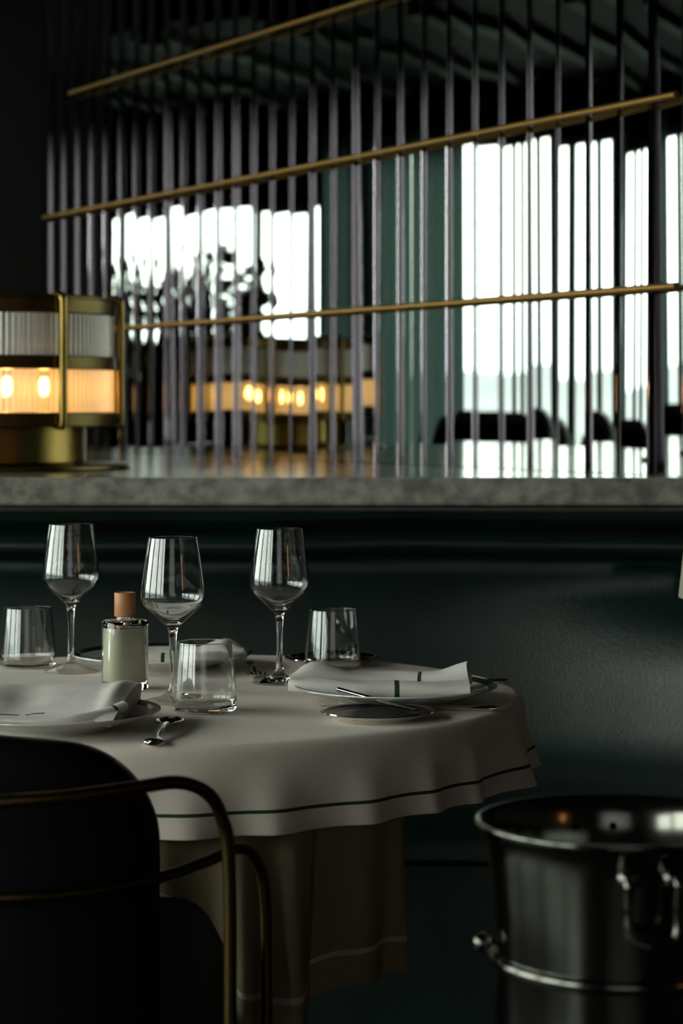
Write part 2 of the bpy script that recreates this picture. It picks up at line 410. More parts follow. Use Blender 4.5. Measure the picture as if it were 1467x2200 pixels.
# ------------------------------------------------------------------ brass lamps
def ribbed_shade(r, z0, z1, n=132):
    bm = bmesh.new(); per = 6; N = n*per; rows = []
    for (z, q) in ((z0,-.004),(z0,0),(z1,0),(z1,-.004)):
        rows.append([bm.verts.new(((r+q+.0028*abs(math.sin(math.pi*i/per)))*math.cos(2*math.pi*i/N), (r+q+.0028*abs(math.sin(math.pi*i/per)))*math.sin(2*math.pi*i/N), z)) for i in range(N)])
    for a, b in ((0,1),(1,2),(2,3)):
        for i in range(N): bm.faces.new((rows[a][i], rows[a][(i+1) % N], rows[b][(i+1) % N], rows[b][i]))
    return bm
def make_lamp(loc, rz, label):
    t = thing('table_lamp', label, 'lamp', loc, rz, 'brass and ribbed glass lamps')
    R = .262
    finish(fixn(lathe([(0,0),(.288,0),(.295,.003),(.295,.009),(.288,.012),(0,.012)], n=96)), 'foot', M['brass_dark'], t)
    finish(fixn(lathe([(0,.0125),(.199,.0125),(.203,.016),(.203,.088),(0,.088)], n=96)), 'base', M['brass'], t)
    for (z0, z1, rr) in ((.0885,.117,.268),(.204,.231,.266),(.316,.346,.268)):
        ri = .236 if z0 == .204 else .03
        finish(fixn(lathe([(ri,z0),(rr-.002,z0),(rr,z0+.002),(rr,z1-.002),(rr-.002,z1),(ri,z1)], n=96, close=True)), 'band', M['brass_dark'], t)
    finish(fixn(alathe(bmesh.new(), [(0,.2045),(.185,.2045),(.185,.212),(0,.212)], n=48)), 'bulb_tray', M['brass_dark'], t)
    finish(fixn(lathe([(0,.3465),(.2,.3465),(.262,.347),(.262,.350),(.235,.356),(0,.358)], n=96)), 'lid', M['brass_dark'], t)
    finish(ribbed_shade(R-.004,.1175,.2035), 'glass_shade', M['ribbed'], t, smooth=70)
    finish(ribbed_shade(R-.004,.2315,.3155), 'glass_shade', M['ribbed'], t, smooth=70)
    finish(lathe([(.03,.1),(.03,.34)], n=24), 'stem', M['brass'], t)
    for k in range(8):
        a = math.radians(-90+41+45*k); c, s = math.cos(a), math.sin(a); r1 = .277
        pts = [(c*.245,s*.245,.094),(c*.27,s*.27,.091),(c*r1,s*r1,.102),(c*r1,s*r1,.2),(c*r1,s*r1,.33),(c*.272,s*.272,.349),(c*.25,s*.25,.353)]
        finish(fixn(tube(smoothpath(pts,5), .0085, n=10)), 'rod', M['brass'], t)
    for k in range(5):
        a = math.radians(-62+72*k); x, y = .115*math.cos(a), .115*math.sin(a)
        b = finish(fixn(lathe([(0,.150),(.006,.152),(.010,.160),(.011,.170),(.009,.183),(.006,.190),(0,.190)], n=16, c=(x,y))), 'bulb', M['bulb'], t)
        finish(fixn(lathe([(0,.1905),(.009,.1905),(.009,.2035),(0,.2035)], n=16, c=(x,y))), 'bulb_socket', M['brass_dark'], t)
    return t
make_lamp((-.735,4.65,LEDGE), 0, 'round brass lamp with ribbed glass bands standing on the ledge at far left')
make_lamp((-1.646,6.553,LEDGE), math.radians(20), 'second brass and ribbed glass lamp seen only as a reflection in the mirrors')

# ------------------------------------------------------------------ pieces near the left windows that show in the mirrors
def sofa(x, y, wdt, rz, label):
    t = thing('lounge_sofa', label, 'sofa', (x,y,0), rz, 'dark sofas reflected in the mirrors')
    finish(box(-wdt/2,-.4,.12, wdt/2,.4,.44, bev=.04), 'seat', M['chair_leather'], t)
    bm = bmesh.new(); n = 24; rows = []
    for i in range(n+1):
        s = -wdt/2+wdt*i/n; h = 1.10-.10*abs(2*s/wdt)**6-.012*abs(math.sin(s*math.pi/(wdt/3)))*0
        rows.append([bm.verts.new(p) for p in [(s,.28,.3),(s,.24,h-.05),(s,.28,h),(s,.36,h),(s,.42,h-.05),(s,.42,.1)]])
    for i in range(n):
        for j in range(5): bm.faces.new((rows[i][j], rows[i+1][j], rows[i+1][j+1], rows[i][j+1]))
    bm.faces.new(rows[0]); bm.faces.new(rows[-1][::-1])
    finish(fixn(bm), 'backrest', M['chair_leather'], t)
    for sx in (-1, 1):
        finish(box(sx*wdt/2-.06 if sx > 0 else -wdt/2-.06,-.4,.1, sx*wdt/2+.06,.4,.66, bev=.04), 'armrest', M['chair_leather'], t)
    return t
sofa(-4.35, 7.62, .62, math.pi/2, 'dark sofa with rounded back below the tall window in the mirrors')
sofa(-4.35, 6.6, 1.1, math.pi/2, 'long dark sofa by the left wall reflected at the right of the mirrors')
tag(finish(box(-4.95,8.8,0, -4.45,10.3,1.12, bev=.01), 'planter_cabinet', M['black']), 'black cabinet carrying the potted plants by the left window', 'cabinet')
def plant(x, y, z, h, spread, n, label, seed, lo=.25):
    rnd = random.Random(seed)
    t = thing('potted_plant', label, 'plant', (x,y,z), 0, 'plants by the left window')
    finish(fixn(lathe([(0,0),(.07,0),(.09,.14),(.095,.15),(.085,.15),(.08,.13),(0,.13)], n=24)), 'pot', M['pot'], t)
    stm = bmesh.new(); lf = bmesh.new()
    for k in range(7):
        a = rnd.random()*6.28; e = Vector((math.cos(a)*spread*rnd.uniform(.2,.9)*.5, math.sin(a)*spread*rnd.uniform(.3,1), h*rnd.uniform(.65,1)))
        pts = smoothpath([(0,0,.12), (e.x*.3,e.y*.3,.12+(e.z-.12)*.45), (e.x,e.y,e.z)], 6)
        atube(stm, pts, .004, n=5)
        for q in range(n):
            u = rnd.uniform(lo, 1); p = pts[int(u*(len(pts)-1))]
            d = Vector((rnd.gauss(0,1), rnd.gauss(0,1), rnd.gauss(.1,.6))).normalized(); L = rnd.uniform(.06,.12); wv = L*rnd.uniform(.26,.4)
            s = d.cross(Vector((rnd.gauss(0,1),rnd.gauss(0,1),rnd.gauss(0,1)))).normalized(); up = s.cross(d)*L*.12
            vs = [p, p+d*L*.35+s*wv+up, p+d*L*.75+s*wv*.7+up, p+d*L, p+d*L*.75-s*wv*.7+up, p+d*L*.35-s*wv+up]
            mid = [p+d*L*.35, p+d*L*.75]
            V = [lf.verts.new(v) for v in vs]; Mv = [lf.verts.new(v) for v in mid]
            lf.faces.new((V[0],V[1],Mv[0])); lf.faces.new((V[0],Mv[0],V[5])); lf.faces.new((V[1],V[2],Mv[1],Mv[0])); lf.faces.new((Mv[0],Mv[1],V[4],V[5])); lf.faces.new((V[2],V[3],Mv[1])); lf.faces.new((Mv[1],V[3],V[4]))
    finish(fixn(stm), 'stems', M['stem'], t); finish(lf, 'foliage', M['leaf'], t, smooth=80)
for a in [(-4.7,10.02,1.12,1.0,.19,30,'tall airy plant at the outer end of the cabinet',5),
          (-4.68,9.74,1.12,.86,.17,26,'spreading leafy plant beside the tall airy one',6),
          (-4.7,9.48,1.12,.74,.16,34,'low dense plant in the middle of the cabinet',8),
          (-4.7,9.24,1.12,.84,.15,28,'leafy plant right of the low dense one',9),
          (-4.7,9.0,1.12,.84,.15,28,'upright plant at the inner end of the cabinet',12)]:
    plant(*a)

# ------------------------------------------------------------------ table
TX, TY, TH = -.230, 2.91, .75
tb = thing('dining_table', 'round pedestal table hidden beneath the tablecloths', 'table', (TX,TY,0))
finish(fixn(lathe([(0,.712),(.44,.712),(.452,.72),(.452,.738),(.446,.743),(0,.743)], n=96)), 'tabletop', M['black'], tb)
finish(fixn(lathe([(0,.03),(.05,.03),(.045,.10),(.04,.6),(.06,.7),(.09,.7115),(0,.7115)], n=40)), 'column', M['black'], tb)
finish(fixn(lathe([(0,0),(.27,0),(.27,.012),(.08,.029),(0,.029)], n=64)), 'base', M['black'], tb)
ridges = [(-82,4.2,.8),(-70.5,3.6,.9),(-56.5,3.2,.85),(-45,2.4,.7),(-35,2.2,.7),(-18,4.6,1.3),(4,4.4,1.2),(-97,4,.8)]
rnd = random.Random(4); a = 20
while a < 250:
    ridges.append((a, rnd.uniform(3,4.5), rnd.uniform(.7,1.1))); a += rnd.uniform(12,18)
def gsum(th, rid):
    s = 0
    for (c, wd, am) in rid:
        d = (th-c+180) % 360-180
        s += am*math.exp(-(d/wd)**2)
    return s
def cloth(name, R, z, drops, ridg, amp, flare, m, line=None, hemline=None, center=(TX,TY), rpow=1.3, nth=720, fold_at=.012, thick=.0012, ripple=0, us=.1):
    """drops(th) gives hanging length; rows spaced evenly along it"""
    bm = bmesh.new(); rows = []; NR = 44
    rr = [0, .1, .2, .3, .36, .40, .43, R-.012]
    for r in rr:
        if r == 0: rows.append([bm.verts.new((0,0,z))]); continue
        row = []
        for i in range(nth):
            th = 2*math.pi*i/nth
            row.append(bm.verts.new((r*math.cos(th), r*math.sin(th), z+ripple*(math.sin(r*23+3*math.sin(th*2))*math.sin(th*3+r*9)+.6*math.sin(r*41*math.cos(th+.7)+2)))))
        rows.append(row)
    rc = .012
    for k in range(1, 6):
        a = math.pi/2*k/5
        rows.append([bm.verts.new(((R-rc+rc*math.sin(a))*math.cos(2*math.pi*i/nth), (R-rc+rc*math.sin(a))*math.sin(2*math.pi*i/nth), z-rc*(1-math.cos(a)))) for i in range(nth)])
    base = len(rows)
    fv = [gsum(math.degrees(2*math.pi*i/nth), ridg)-.45 for i in range(nth)]
    for k in range(1, NR+1):
        row = []
        for i in range(nth):
            th = 2*math.pi*i/nth; L, rofs = drops(math.degrees(th)); t = L*k/NR
            u = min(1.2, t/us)
            rad = R + flare*t + amp*fv[i]*(u**rpow) + rofs*min(1, t/.05)
            row.append(bm.verts.new((rad*math.cos(th), rad*math.sin(th), z-rc-t*.985)))
        rows.append(row)
    for j in range(len(rows)-1):
        A, B = rows[j], rows[j+1]
        mi = 0
        if j >= base-1:
            k = j-base+2
            if line and line[0] <= k <= line[1]: mi = 1
        for i in range(nth):
            i2 = (i+1) % nth
            if len(A) == 1: f = bm.faces.new((A[0], B[i], B[i2]))
            else: f = bm.faces.new((A[i], B[i], B[i2], A[i2]))
            f.material_index = mi
    o = finish(bm, name, m, loc=(center[0],center[1],0), smooth=80)
    md = o.modifiers.new('thickness', 'SOLIDIFY'); md.thickness = thick; md.offset = 1
    return o
def over_drop(th): return (.086+.003*math.sin(math.radians(th*3+20)), 0)
o = cloth('tablecloth', .466, .7485, over_drop, ridges, .025, .13, [M['linen'], M['green']], line=(31,32), ripple=.0006)
tag(o, 'white linen top tablecloth with a green stitched line above its hem', 'tablecloth')
def interp(tab, x):
    for (a, b), (c, d) in zip(tab, tab[1:]):
        if a <= x <= c: return b+(d-b)*(x-a)/(c-a)
    return tab[0][1] if x < tab[0][0] else tab[-1][1]
UT = [(-180,.13),(-150,.13),(-100,.13),(-88,.15),(-80,.25),(-75.5,.305),(-70,.325),(-65,.315),(-63.5,.29),(-60,.272),(-49,.258),(-47.6,.25),(-46.5,.15),(-40,.10),(10,.10),(28,.18),(40,.10),(100,.12),(118,.3),(135,.12),(180,.13)]
UR = [(-180,0),(-64.5,0),(-63,-.012),(-60,0),(-49.5,0),(-48.2,-.006),(-47,-.05),(-44,-.08),(-20,-.08),(10,-.06),(40,-.05),(60,0),(180,0)]
def under_drop(th):
    th = (th+180) % 360-180
    return (interp(UT, th), interp(UR, th))
ur = [(-86,3,.6),(-75,2.6,1.1),(-67.5,2.4,1.0),(-56,4.0,.8),(-50,1.6,.8),(28,6,1),(118,8,1)]
o = cloth('under_cloth', .462, .7455, under_drop, ur, .032, -.03, [M['linen2'], M['hem']], line=(38,38), rpow=1.5, ripple=0, us=.2)
tag(o, 'longer taupe under cloth with pale piping hanging below the white cloth', 'tablecloth')

ZT = .7488 + .0007   # height of the set table's surface
F = 4800.0
# ------------------------------------------------------------------ glasses
def support(prof, r, z):
    """add supporting rings close to the rim so that the walls stay straight up to it"""
    out = []
    for a, b in zip(prof, prof[1:]):
        out.append(a); d = math.hypot(b[0]-a[0], b[1]-a[1])
        if d > .0045:
            if abs(b[1]-z) < .0012 and abs(a[1]-z) > .002: ts = [.25,.5,.75,.9,.97]
            elif abs(a[1]-z) < .0012: ts = [.03,.1,.25,.5,.75]
            else: ts = [.25,.5,.75]
            out += [(a[0]+(b[0]-a[0])*t, a[1]+(b[1]-a[1])*t) for t in ts]
    return out+[prof[-1]]
def wine_glass(x, y, label):
    out = [(0,0),(.034,0),(.0362,.0012),(.036,.0026),(.030,.0042),(.018,.0070),(.009,.0120),(.0052,.020),(.0042,.034),(.0040,.055),(.0044,.075),(.0056,.088),(.0080,.0955),(.0135,.1005),(.0225,.1085),(.0325,.1175),(.0378,.1240),(.0400,.1305),(.0403,.1365),(.0396,.145),(.0370,.165),(.0340,.187),(.0307,.2075)]
    inn = [(.0297,.2075),(.0330,.187),(.0360,.165),(.0386,.145),(.0392,.1365),(.0389,.1310),(.0366,.1255),(.0315,.1195),(.0215,.1115),(.0120,.1050),(.0050,.1020),(0,.1012)]
    def sm(p, n=4):
        q = smoothpath([(a, 0, b) for a, b in p], n); return [(max(0, v.x), v.z) for v in q]
    prof = sm(out)+[(.0303,.2079)]+sm(inn)
    prof[0] = (0, 0); prof[-1] = (0, inn[-1][1])
    prof = support(prof, .0302, .2079)
    o = finish(fixn(lathe(prof, n=72)), 'wine_glass', M['glass'], loc=(x,y,ZT), smooth=75)
    return tag(o, label, 'wine glass', 'wine glasses on the round table')
wine_glass(-.2125, 2.815, 'empty stemmed wine glass standing nearest, just behind the front tumbler')
wine_glass(-.0838, 3.02, 'empty stemmed wine glass on the right, behind the right-hand plate')
wine_glass(-.380, 3.138, 'empty stemmed wine glass farthest left, behind the bottle')
def tumbler(x, y, label):
    prof = [(0,.0),(.034,0),(.0375,.0012),(.0395,.004),(.0403,.009),(.0402,.014),(.0385,.034),(.0362,.060),(.0338,.0850),(.0334,.0855),(.0328,.0850),(.0352,.060),(.0374,.034),(.0388,.016),(.0375,.0095),(.033,.0075),(.018,.0064),(0,.0062)]
    prof = support(prof, .0334, .0855)
    o = finish(fixn(lathe(prof, n=72)), 'tumbler', M['glass'], loc=(x,y,ZT), smooth=60)
    return tag(o, label, 'tumbler', 'water tumblers on the round table')
tumbler(-.168, 2.733, 'empty water tumbler in front of the nearest wine glass')
tumbler(-.012, 3.17, 'empty water tumbler behind the right-hand plate and its napkin')
tumbler(-.449, 3.20, 'empty water tumbler at the far left edge of the picture')

# ------------------------------------------------------------------ bottle
bt = thing('soap_bottle', 'squat glass bottle of pale green liquid with a copper wooden cap', 'bottle', (-.2855,2.945,ZT), math.radians(33))
def rrect(w, h, r, n=8):
    pts = []
    for cx, cy, a0 in ((w/2-r,h/2-r,0),(-w/2+r,h/2-r,90),(-w/2+r,-h/2+r,180),(w/2-r,-h/2+r,270)):
        for k in range(n+1):
            a = math.radians(a0+90*k/n); pts.append((cx+r*math.cos(a), cy+r*math.sin(a)))
    return pts
def loft(layers):
    bm = bmesh.new(); R = [[bm.verts.new((x,y,z)) for x, y in rrect(w,h,r)] for (w,h,r,z) in layers]
    bm.faces.new(R[0][::-1]); bm.faces.new(R[-1])
    for A, B in zip(R, R[1:]):
        for i in range(len(A)): bm.faces.new((A[i], A[(i+1) % len(A)], B[(i+1) % len(A)], B[i]))
    return fixn(bm)
bw, bh = .058, .044
outer = [(bw-.003,bh-.003,.014,0),(bw,bh,.015,.002),(bw,bh,.015,.088),(bw-.0015,bh-.0015,.014,.0905),(bw-.006,bh-.006,.012,.092),(.024,.024,.0118,.0925),(.022,.022,.0108,.096)]
inner = [(bw-.009,bh-.009,.011,.0102),(bw-.005,bh-.005,.0130,.013),(bw-.005,bh-.005,.0130,.083),(bw-.012,bh-.012,.010,.086),(.016,.016,.0078,.088),(.016,.016,.0078,.0955)]
bm = loft(outer); b2 = loft(inner); bmesh.ops.reverse_faces(b2, faces=b2.faces[:])
tmp = D.meshes.new('t'); b2.to_mesh(tmp); b2.free(); bm.from_mesh(tmp); D.meshes.remove(tmp)
finish(bm, 'glass_body', M['glass'], bt, smooth=50)
finish(loft([(bw-.0096,bh-.0096,.0108,.0106),(bw-.0053,bh-.0053,.0128,.0134),(bw-.0053,bh-.0053,.0128,.0815)]), 'liquid', M['liquid'], bt, smooth=50)
finish(fixn(lathe([(0,.0965),(.0134,.0965),(.0139,.0972),(.0139,.127),(.0134,.1278),(.0118,.1278),(.0112,.1270),(0,.1268)], n=48)), 'cap', M['wood'], bt)

# ------------------------------------------------------------------ plates
def plate(x, y, label):
    prof = [(0,.004),(.062,.004),(.064,0),(.070,0),(.073,.004),(.095,.0095),(.118,.0165),(.1275,.0205),(.1290,.0215),(.1287,.0228),(.1270,.0228),(.1215,.0206),(.117,.0189),(.0945,.0125),(.0925,.0120),(.086,.0098),(.078,.0080),(.066,.0072),(0,.0070)]
    mats = [0]*(len(prof)-1); mats[9] = 1; mats[10] = 1; mats[11] = 1; mats[13] = 1
    o = finish(fixn(lathe(prof, n=120, mats=mats)), 'dinner_plate', [M['china'], M['band']], loc=(x,y,ZT), smooth=50)
    return tag(o, label, 'plate', 'dinner plates set around the table')
plate(.0676, 2.815, 'white dinner plate with green rim under the rolled napkin at right')
plate(-.338, 2.585, 'white dinner plate at front left under the napkin folded like a cushion')
plate(-.255, 3.185, 'white dinner plate at the back of the table behind the bottle')
# ------------------------------------------------------------------ napkins
def rolled_napkin(loc, rz, sc, label, mirror=1):
    """a napkin folded in a long V: front and rear roll meeting in a pointed fold on the left, green stripe near the right ends"""
    bm = bmesh.new()
    def sweep(pts, hw, hh, stripe, tw=0):
        P = smoothpath(pts, 10); N = len(P); rings = []; n = 22
        for i, p in enumerate(P):
            t = (P[min(i+1,N-1)]-P[max(i-1,0)]).normalized(); s = t.cross(Vector((0,0,1))).normalized(); v = s.cross(t)
            u = i/(N-1); a = hw(u); b = hh(u); ring = []
            for k in range(n):
                q = 2*math.pi*k/n
                c, d = math.cos(q), math.sin(q)
                sq = 1.0/max(abs(c)**2.6+abs(d)**2.6, 1e-6)**(1/2.6)
                ring.append(bm.verts.new(p+s*c*sq*a+v*(d*sq*b+.0009*math.sin(u*17+q*2))))
            rings.append(ring)
        for i in range(N-1):
            u = (i+.5)/(N-1)
            for k in range(n):
                f = bm.faces.new((rings[i][k], rings[i][(k+1) % n], rings[i+1][(k+1) % n], rings[i+1][k]))
                if stripe[0] < u < stripe[1]: f.material_index = 1
        # hollow layered end
        for R, sg in ((rings[0],-1),(rings[-1],1)):
            c = sum((v.co for v in R), Vector())/n; t = (P[-1]-P[-2]).normalized() if sg > 0 else (P[0]-P[1]).normalized()
            inn = [bm.verts.new(c+(v.co-c)*.72-t*.006) for v in R]; inn2 = [bm.verts.new(c+(v.co-c)*.45-t*.001) for v in R]
            for k in range(n):
                bm.faces.new((R[k], R[(k+1) % n], inn[(k+1) % n], inn[k])); bm.faces.new((inn[k], inn[(k+1) % n], inn2[(k+1) % n], inn2[k]))
            bm.faces.new(inn2)
    # front roll
    sweep([(-.124,-.004,.017),(-.09,-.022,.0165),(-.03,-.035,.0155),(.03,-.035,.0155),(.098,-.030,.0165)], lambda u: .010+.010*min(1,u*3), lambda u: .0085+.0022*math.sin(u*3.0), (.655,.682))
    # rear roll, lifted at its right end
    sweep([(-.124,.004,.019),(-.095,.012,.026),(-.05,.022,.021),(.01,.022,.020),(.06,.018,.022),(.100,.014,.030)], lambda u: .012+.012*min(1,u*3), lambda u: .010+.0075*math.exp(-((u-.2)/.12)**2)+.0045*max(0,u-.7)/.3, (.700,.725))
    o = finish(fixn(bm), 'napkin', [M['napkin'], M['green']], loc=loc, rot=(0,0,rz), smooth=60)
    o.scale = (sc*mirror, sc, sc)
    return tag(o, label, 'napkin', 'linen napkins on the plates')
rolled_napkin((.0676-.006,2.815+.006,ZT+.0045), math.radians(-2), 1.0, 'white linen napkin rolled in a long fold with green stripes, right plate')
rolled_napkin((-.245,3.165,ZT+.0045), math.radians(4), .86, 'white linen napkin with green stripe on the back plate, behind the bottle', -1)
# puffed napkin on the front-left plate
bm = bmesh.new(); NU, NV = 64, 44; G = []
for i in range(NU+1):
    u = i/NU; row = []
    for j in range(NV+1):
        v = j/NV
        x = -.120+.198*u + .012*v*(1 if u > .5 else -1)*abs(2*u-1)**2 + .012*v*u
        yb = -.062+.150*v - .020*(2*u-1)**2*(1-v)
        hz = .0205 + .0235*math.sin(min(1, v*1.02)*math.pi/2)**1.1*(1-.45*max(0,(.28-u)/.28)**1.3)
        hz += .0025*math.exp(-((u-.62)/.1)**2-((v-.5)/.3)**2) - .0022*math.exp(-((u-.42)/.09)**2-((v-.55)/.35)**2) + .003*math.sin(u*9)*math.sin(v*3.1)
        hz += .006*math.exp(-((u-.93)/.05)**2)*math.sin(v*math.pi*.9)
        if v > .93: hz -= .03*((v-.93)/.07)**2*.25
        row.append(bm.verts.new((x, yb, hz)))
    G.append(row)
edge = [G[i][0] for i in range(NU+1)]+[G[NU][j] for j in range(1,NV+1)]+[G[i][NV] for i in range(NU-1,-1,-1)]+[G[0][j] for j in range(NV-1,0,-1)]
for i in range(NU):
    for j in range(NV):
        f = bm.faces.new((G[i][j], G[i+1][j], G[i+1][j+1], G[i][j+1]))
        if j == 5+int(3*((i-20)/22)**2) and i < 38 and i not in (29,30): f.material_index = 1
# the layered folds under the sheet
low = []
for v in edge:
    c = Vector((-.005,.012,.014)); q = v.co-c
    low.append(bm.verts.new((v.co.x*.97, c.y+q.y*.95, max(.0115, min(v.co.z-.004, .0135)))))
n = len(edge)
for k in range(n): bm.faces.new((edge[k], low[k], low[(k+1) % n], edge[(k+1) % n]))
bm.faces.new(low)
# rolled corner in front
atube(bm, smoothpath([(-.05,-.079,.0215),(.0,-.081,.020),(.035,-.072,.0215),(.066,-.052,.025),(.088,-.030,.031)],8), [.0035+.0045*min(1,i/16) for i in range(33)], n=14, flat=.75, mi=lambda i: 1 if i == 27 else 0)
atube(bm, smoothpath([(.0,-.087,.0165),(.04,-.080,.017),(.068,-.064,.019)],8), .0045, n=12, flat=.7)
o = finish(fixn(bm), 'napkin', [M['napkin'], M['green']], loc=(-.338,2.585,ZT-.0015), rot=(0,0,math.radians(2)), smooth=60)
tag(o, 'white linen napkin folded like a cushion on the front-left plate', 'napkin', 'linen napkins on the plates')

# ------------------------------------------------------------------ silver dishes and cutlery
def dish(x, y, label):
    prof = [(0,.0006),(.046,.0006),(.050,0),(.0515,.0006),(.053,.0035),(.057,.0050),(.0655,.0082),(.0678,.0092),(.0685,.0102),(.0680,.0112),(.0665,.0112),(.0645,.0100),(.062,.0082),(.059,.0074),(.054,.0070),(0,.0069)]
    mats = [0]*(len(prof)-1); mats[-1] = mats[-2] = mats[-3] = mats[-4] = 1
    o = finish(fixn(lathe(prof, n=96, mats=mats)), 'silver_dish', [M['silver'], M['dark_silver']], loc=(x,y,ZT), smooth=60)
    return tag(o, label, 'dish', 'small silver dishes on the table')
dish(.0427, 2.662, 'small round polished silver dish at the front right table edge')
dish(-.014, 3.235, 'small silver dish at the back, half hidden by a tumbler')
def knife(p0, p1, label, w=.0085):
    """p0 blade tip, p1 handle end"""
    bm = bmesh.new(); a = Vector(p0); b = Vector(p1)
    N = 30; pts = [a.lerp(b, i/N) for i in range(N+1)]
    rad = []; fl = []
    for i in range(N+1):
        u = i/N
        if u < .52: r = w*(.25+.75*min(1, (u/.1)**.6)); f = .13
        elif u < .58: r = w*.42; f = .75
        else: r = w*(.5+.35*((u-.58)/.42)); f = .55
        if i == N: r *= .7
        rad.append(r); fl.append(f)
    atube(bm, pts, rad, n=14, flat=fl)
    o = finish(fixn(bm), 'table_knife', M['silver'], smooth=45)
    return tag(o, label, 'knife', 'silver knives on the table')
knife((-.028,2.775,ZT+.0016), (.190,2.722,ZT+.0050), 'silver table knife lying behind the front silver dish')
knife((.030,2.985,ZT+.0016), (.222,2.995,ZT+.0050), 'silver knife beyond the right plate, dark handle end showing at its right')
bm = bmesh.new()
P = [Vector((-.004,2.738,ZT+.0262)).lerp(Vector((.088,2.668,ZT+.0098)), i/20) for i in range(21)]
atube(bm, P, [.0030+.0012*abs(i-4)/16 if i < 11 else .0062 for i in range(21)], n=12, flat=[.8 if i < 11 else .18 for i in range(21)])
tag(finish(fixn(bm), 'butter_knife', M['silver'], smooth=45), 'small silver butter knife leaning from the right plate into the silver dish', 'knife')
# spoon at the front edge, handle towards the camera
sp = thing('spoon', 'silver spoon pointing at the camera between front-left plate and tumbler', 'spoon', (-.2065,2.448,ZT), math.radians(-3))
bm = bmesh.new(); pts = smoothpath([(0,0,.004),(0,.012,.0042),(0,.04,.0065),(0,.08,.0105),(0,.112,.0085),(0,.12,.006)],8)
rad = [.0125*math.sqrt(max(.06,1-((i-5)/7)**2)) if i < 10 else .0036+.0035*max(0,(14-i)/6) for i in range(len(pts))]
rad = [max(.0042, r) for r in rad]
atube(bm, pts, rad, n=14, flat=[.36 if i < 10 else .5+.3*min(1,(i-10)/8) for i in range(len(pts))])
finish(fixn(bm), 'handle', M['silver'], sp, smooth=60)
bm = bmesh.new(); rows = []
for i in range(15):
    t = i/14; y = .118+.052*t; hw = .0155*math.sin(math.pi*(t*.92+.04))**.6
    rows.append([bm.verts.new((hw*math.cos(math.pi*k/10), y, .0020+.0075-.0075*math.sin(math.pi*k/10)*math.sin(math.pi*(t*.92+.04)))) for k in range(11)])
for i in range(14):
    for k in range(10): bm.faces.new((rows[i][k], rows[i][k+1], rows[i+1][k+1], rows[i+1][k]))
o = finish(bm, 'bowl', M['silver'], sp, smooth=80)
md = o.modifiers.new('thickness', 'SOLIDIFY'); md.thickness = .0012; md.offset = 0
# fork at the back
fk = thing('fork', 'silver fork lying right of the back plate', 'fork', (-.118,3.08,ZT), math.radians(6))
finish(fixn(tube(smoothpath([(0,.14,.004),(0,.10,.005),(0,.05,.009),(0,.02,.004)],6), [.006-.003*min(1,i/9) for i in range(19)], n=10, flat=.45)), 'handle', M['silver'], fk)
bm = bmesh.new()
abox(bm, -.011,0,.003, .011,.022,.0055, bev=.001)
for k in range(4): atube(bm, smoothpath([(-.0095+.0063*k,.002,.0045),(-.0095+.0063*k,-.022,.004),(-.0092+.0061*k,-.045,.010)],5), .0016, n=6)
finish(fixn(bm), 'tines', M['silver'], fk)

# ------------------------------------------------------------------ chair in the foreground
ch = thing('dining_chair', 'black upholstered chair with brass tube frame, its back to the camera', 'chair', (-.35,2.15,0), 0)
def both(pts): return [(-x,y,z) for x,y,z in pts[::-1]]+[p for p in pts if p[0] > 0 or True][1:]
up = [(0,-.185,.772),(.10,-.172,.775),(.165,-.135,.778),(.200,-.108,.778),(.225,-.085,.765),(.238,-.070,.740),(.245,-.062,.690),(.246,-.06,.5),(.246,-.06,.006)]
lo = [(0,-.063,.662),(.09,-.045,.662),(.165,.02,.662),(.215,.10,.664),(.245,.150,.667),(.262,.172,.650),(.270,.180,.61),(.272,.182,.5),(.272,.182,.006)]
finish(fixn(tube(smoothpath(both(up),8), .0064, n=12)), 'upper_frame', M['chair_brass'], ch)
finish(fixn(tube(smoothpath(both(lo),8), .0060, n=12)), 'lower_frame', M['chair_brass'], ch)
# backrest: rounded panel, slightly curved
bm = bmesh.new(); NU = 48; HW = .171; cols = []
def backpt(u, w_, d):
    x = HW*math.sin(math.radians(88)*u)/math.sin(math.radians(88))
    return x
sec = []
for i in range(NU+1):
    u = -1+2*i/NU; x = HW*math.sin(u*math.pi/2)
    ax = abs(x)/HW
    ztop = .8125-.016*(x/HW+.35)**2
    rc = .085; dx = abs(x)-(HW-rc)
    if dx > 0: ztop -= rc-math.sqrt(max(0, rc*rc-dx*dx))
    y = -.008+2.0*x*x
    col = []
    th = .026*max(.25, math.sqrt(max(0, 1-ax**8)))
    for (yy, zz) in [(-th,.44),(-th,ztop-.05),(-th*.9,ztop-.02),(-th*.45,ztop-.004),(th*.45,ztop-.004),(th*.9,ztop-.02),(th,ztop-.05),(th,.44)]:
        col.append(bm.verts.new((x, y+yy, zz)))
    cols.append(col)
for i in range(NU):
    for j in range(8): bm.faces.new((cols[i][j], cols[i+1][j], cols[i+1][(j+1) % 8], cols[i][(j+1) % 8]))
bm.faces.new(cols[0][::-1]); bm.faces.new(cols[-1])
finish(fixn(bm), 'backrest', M['chair_leather'], ch, smooth=60)
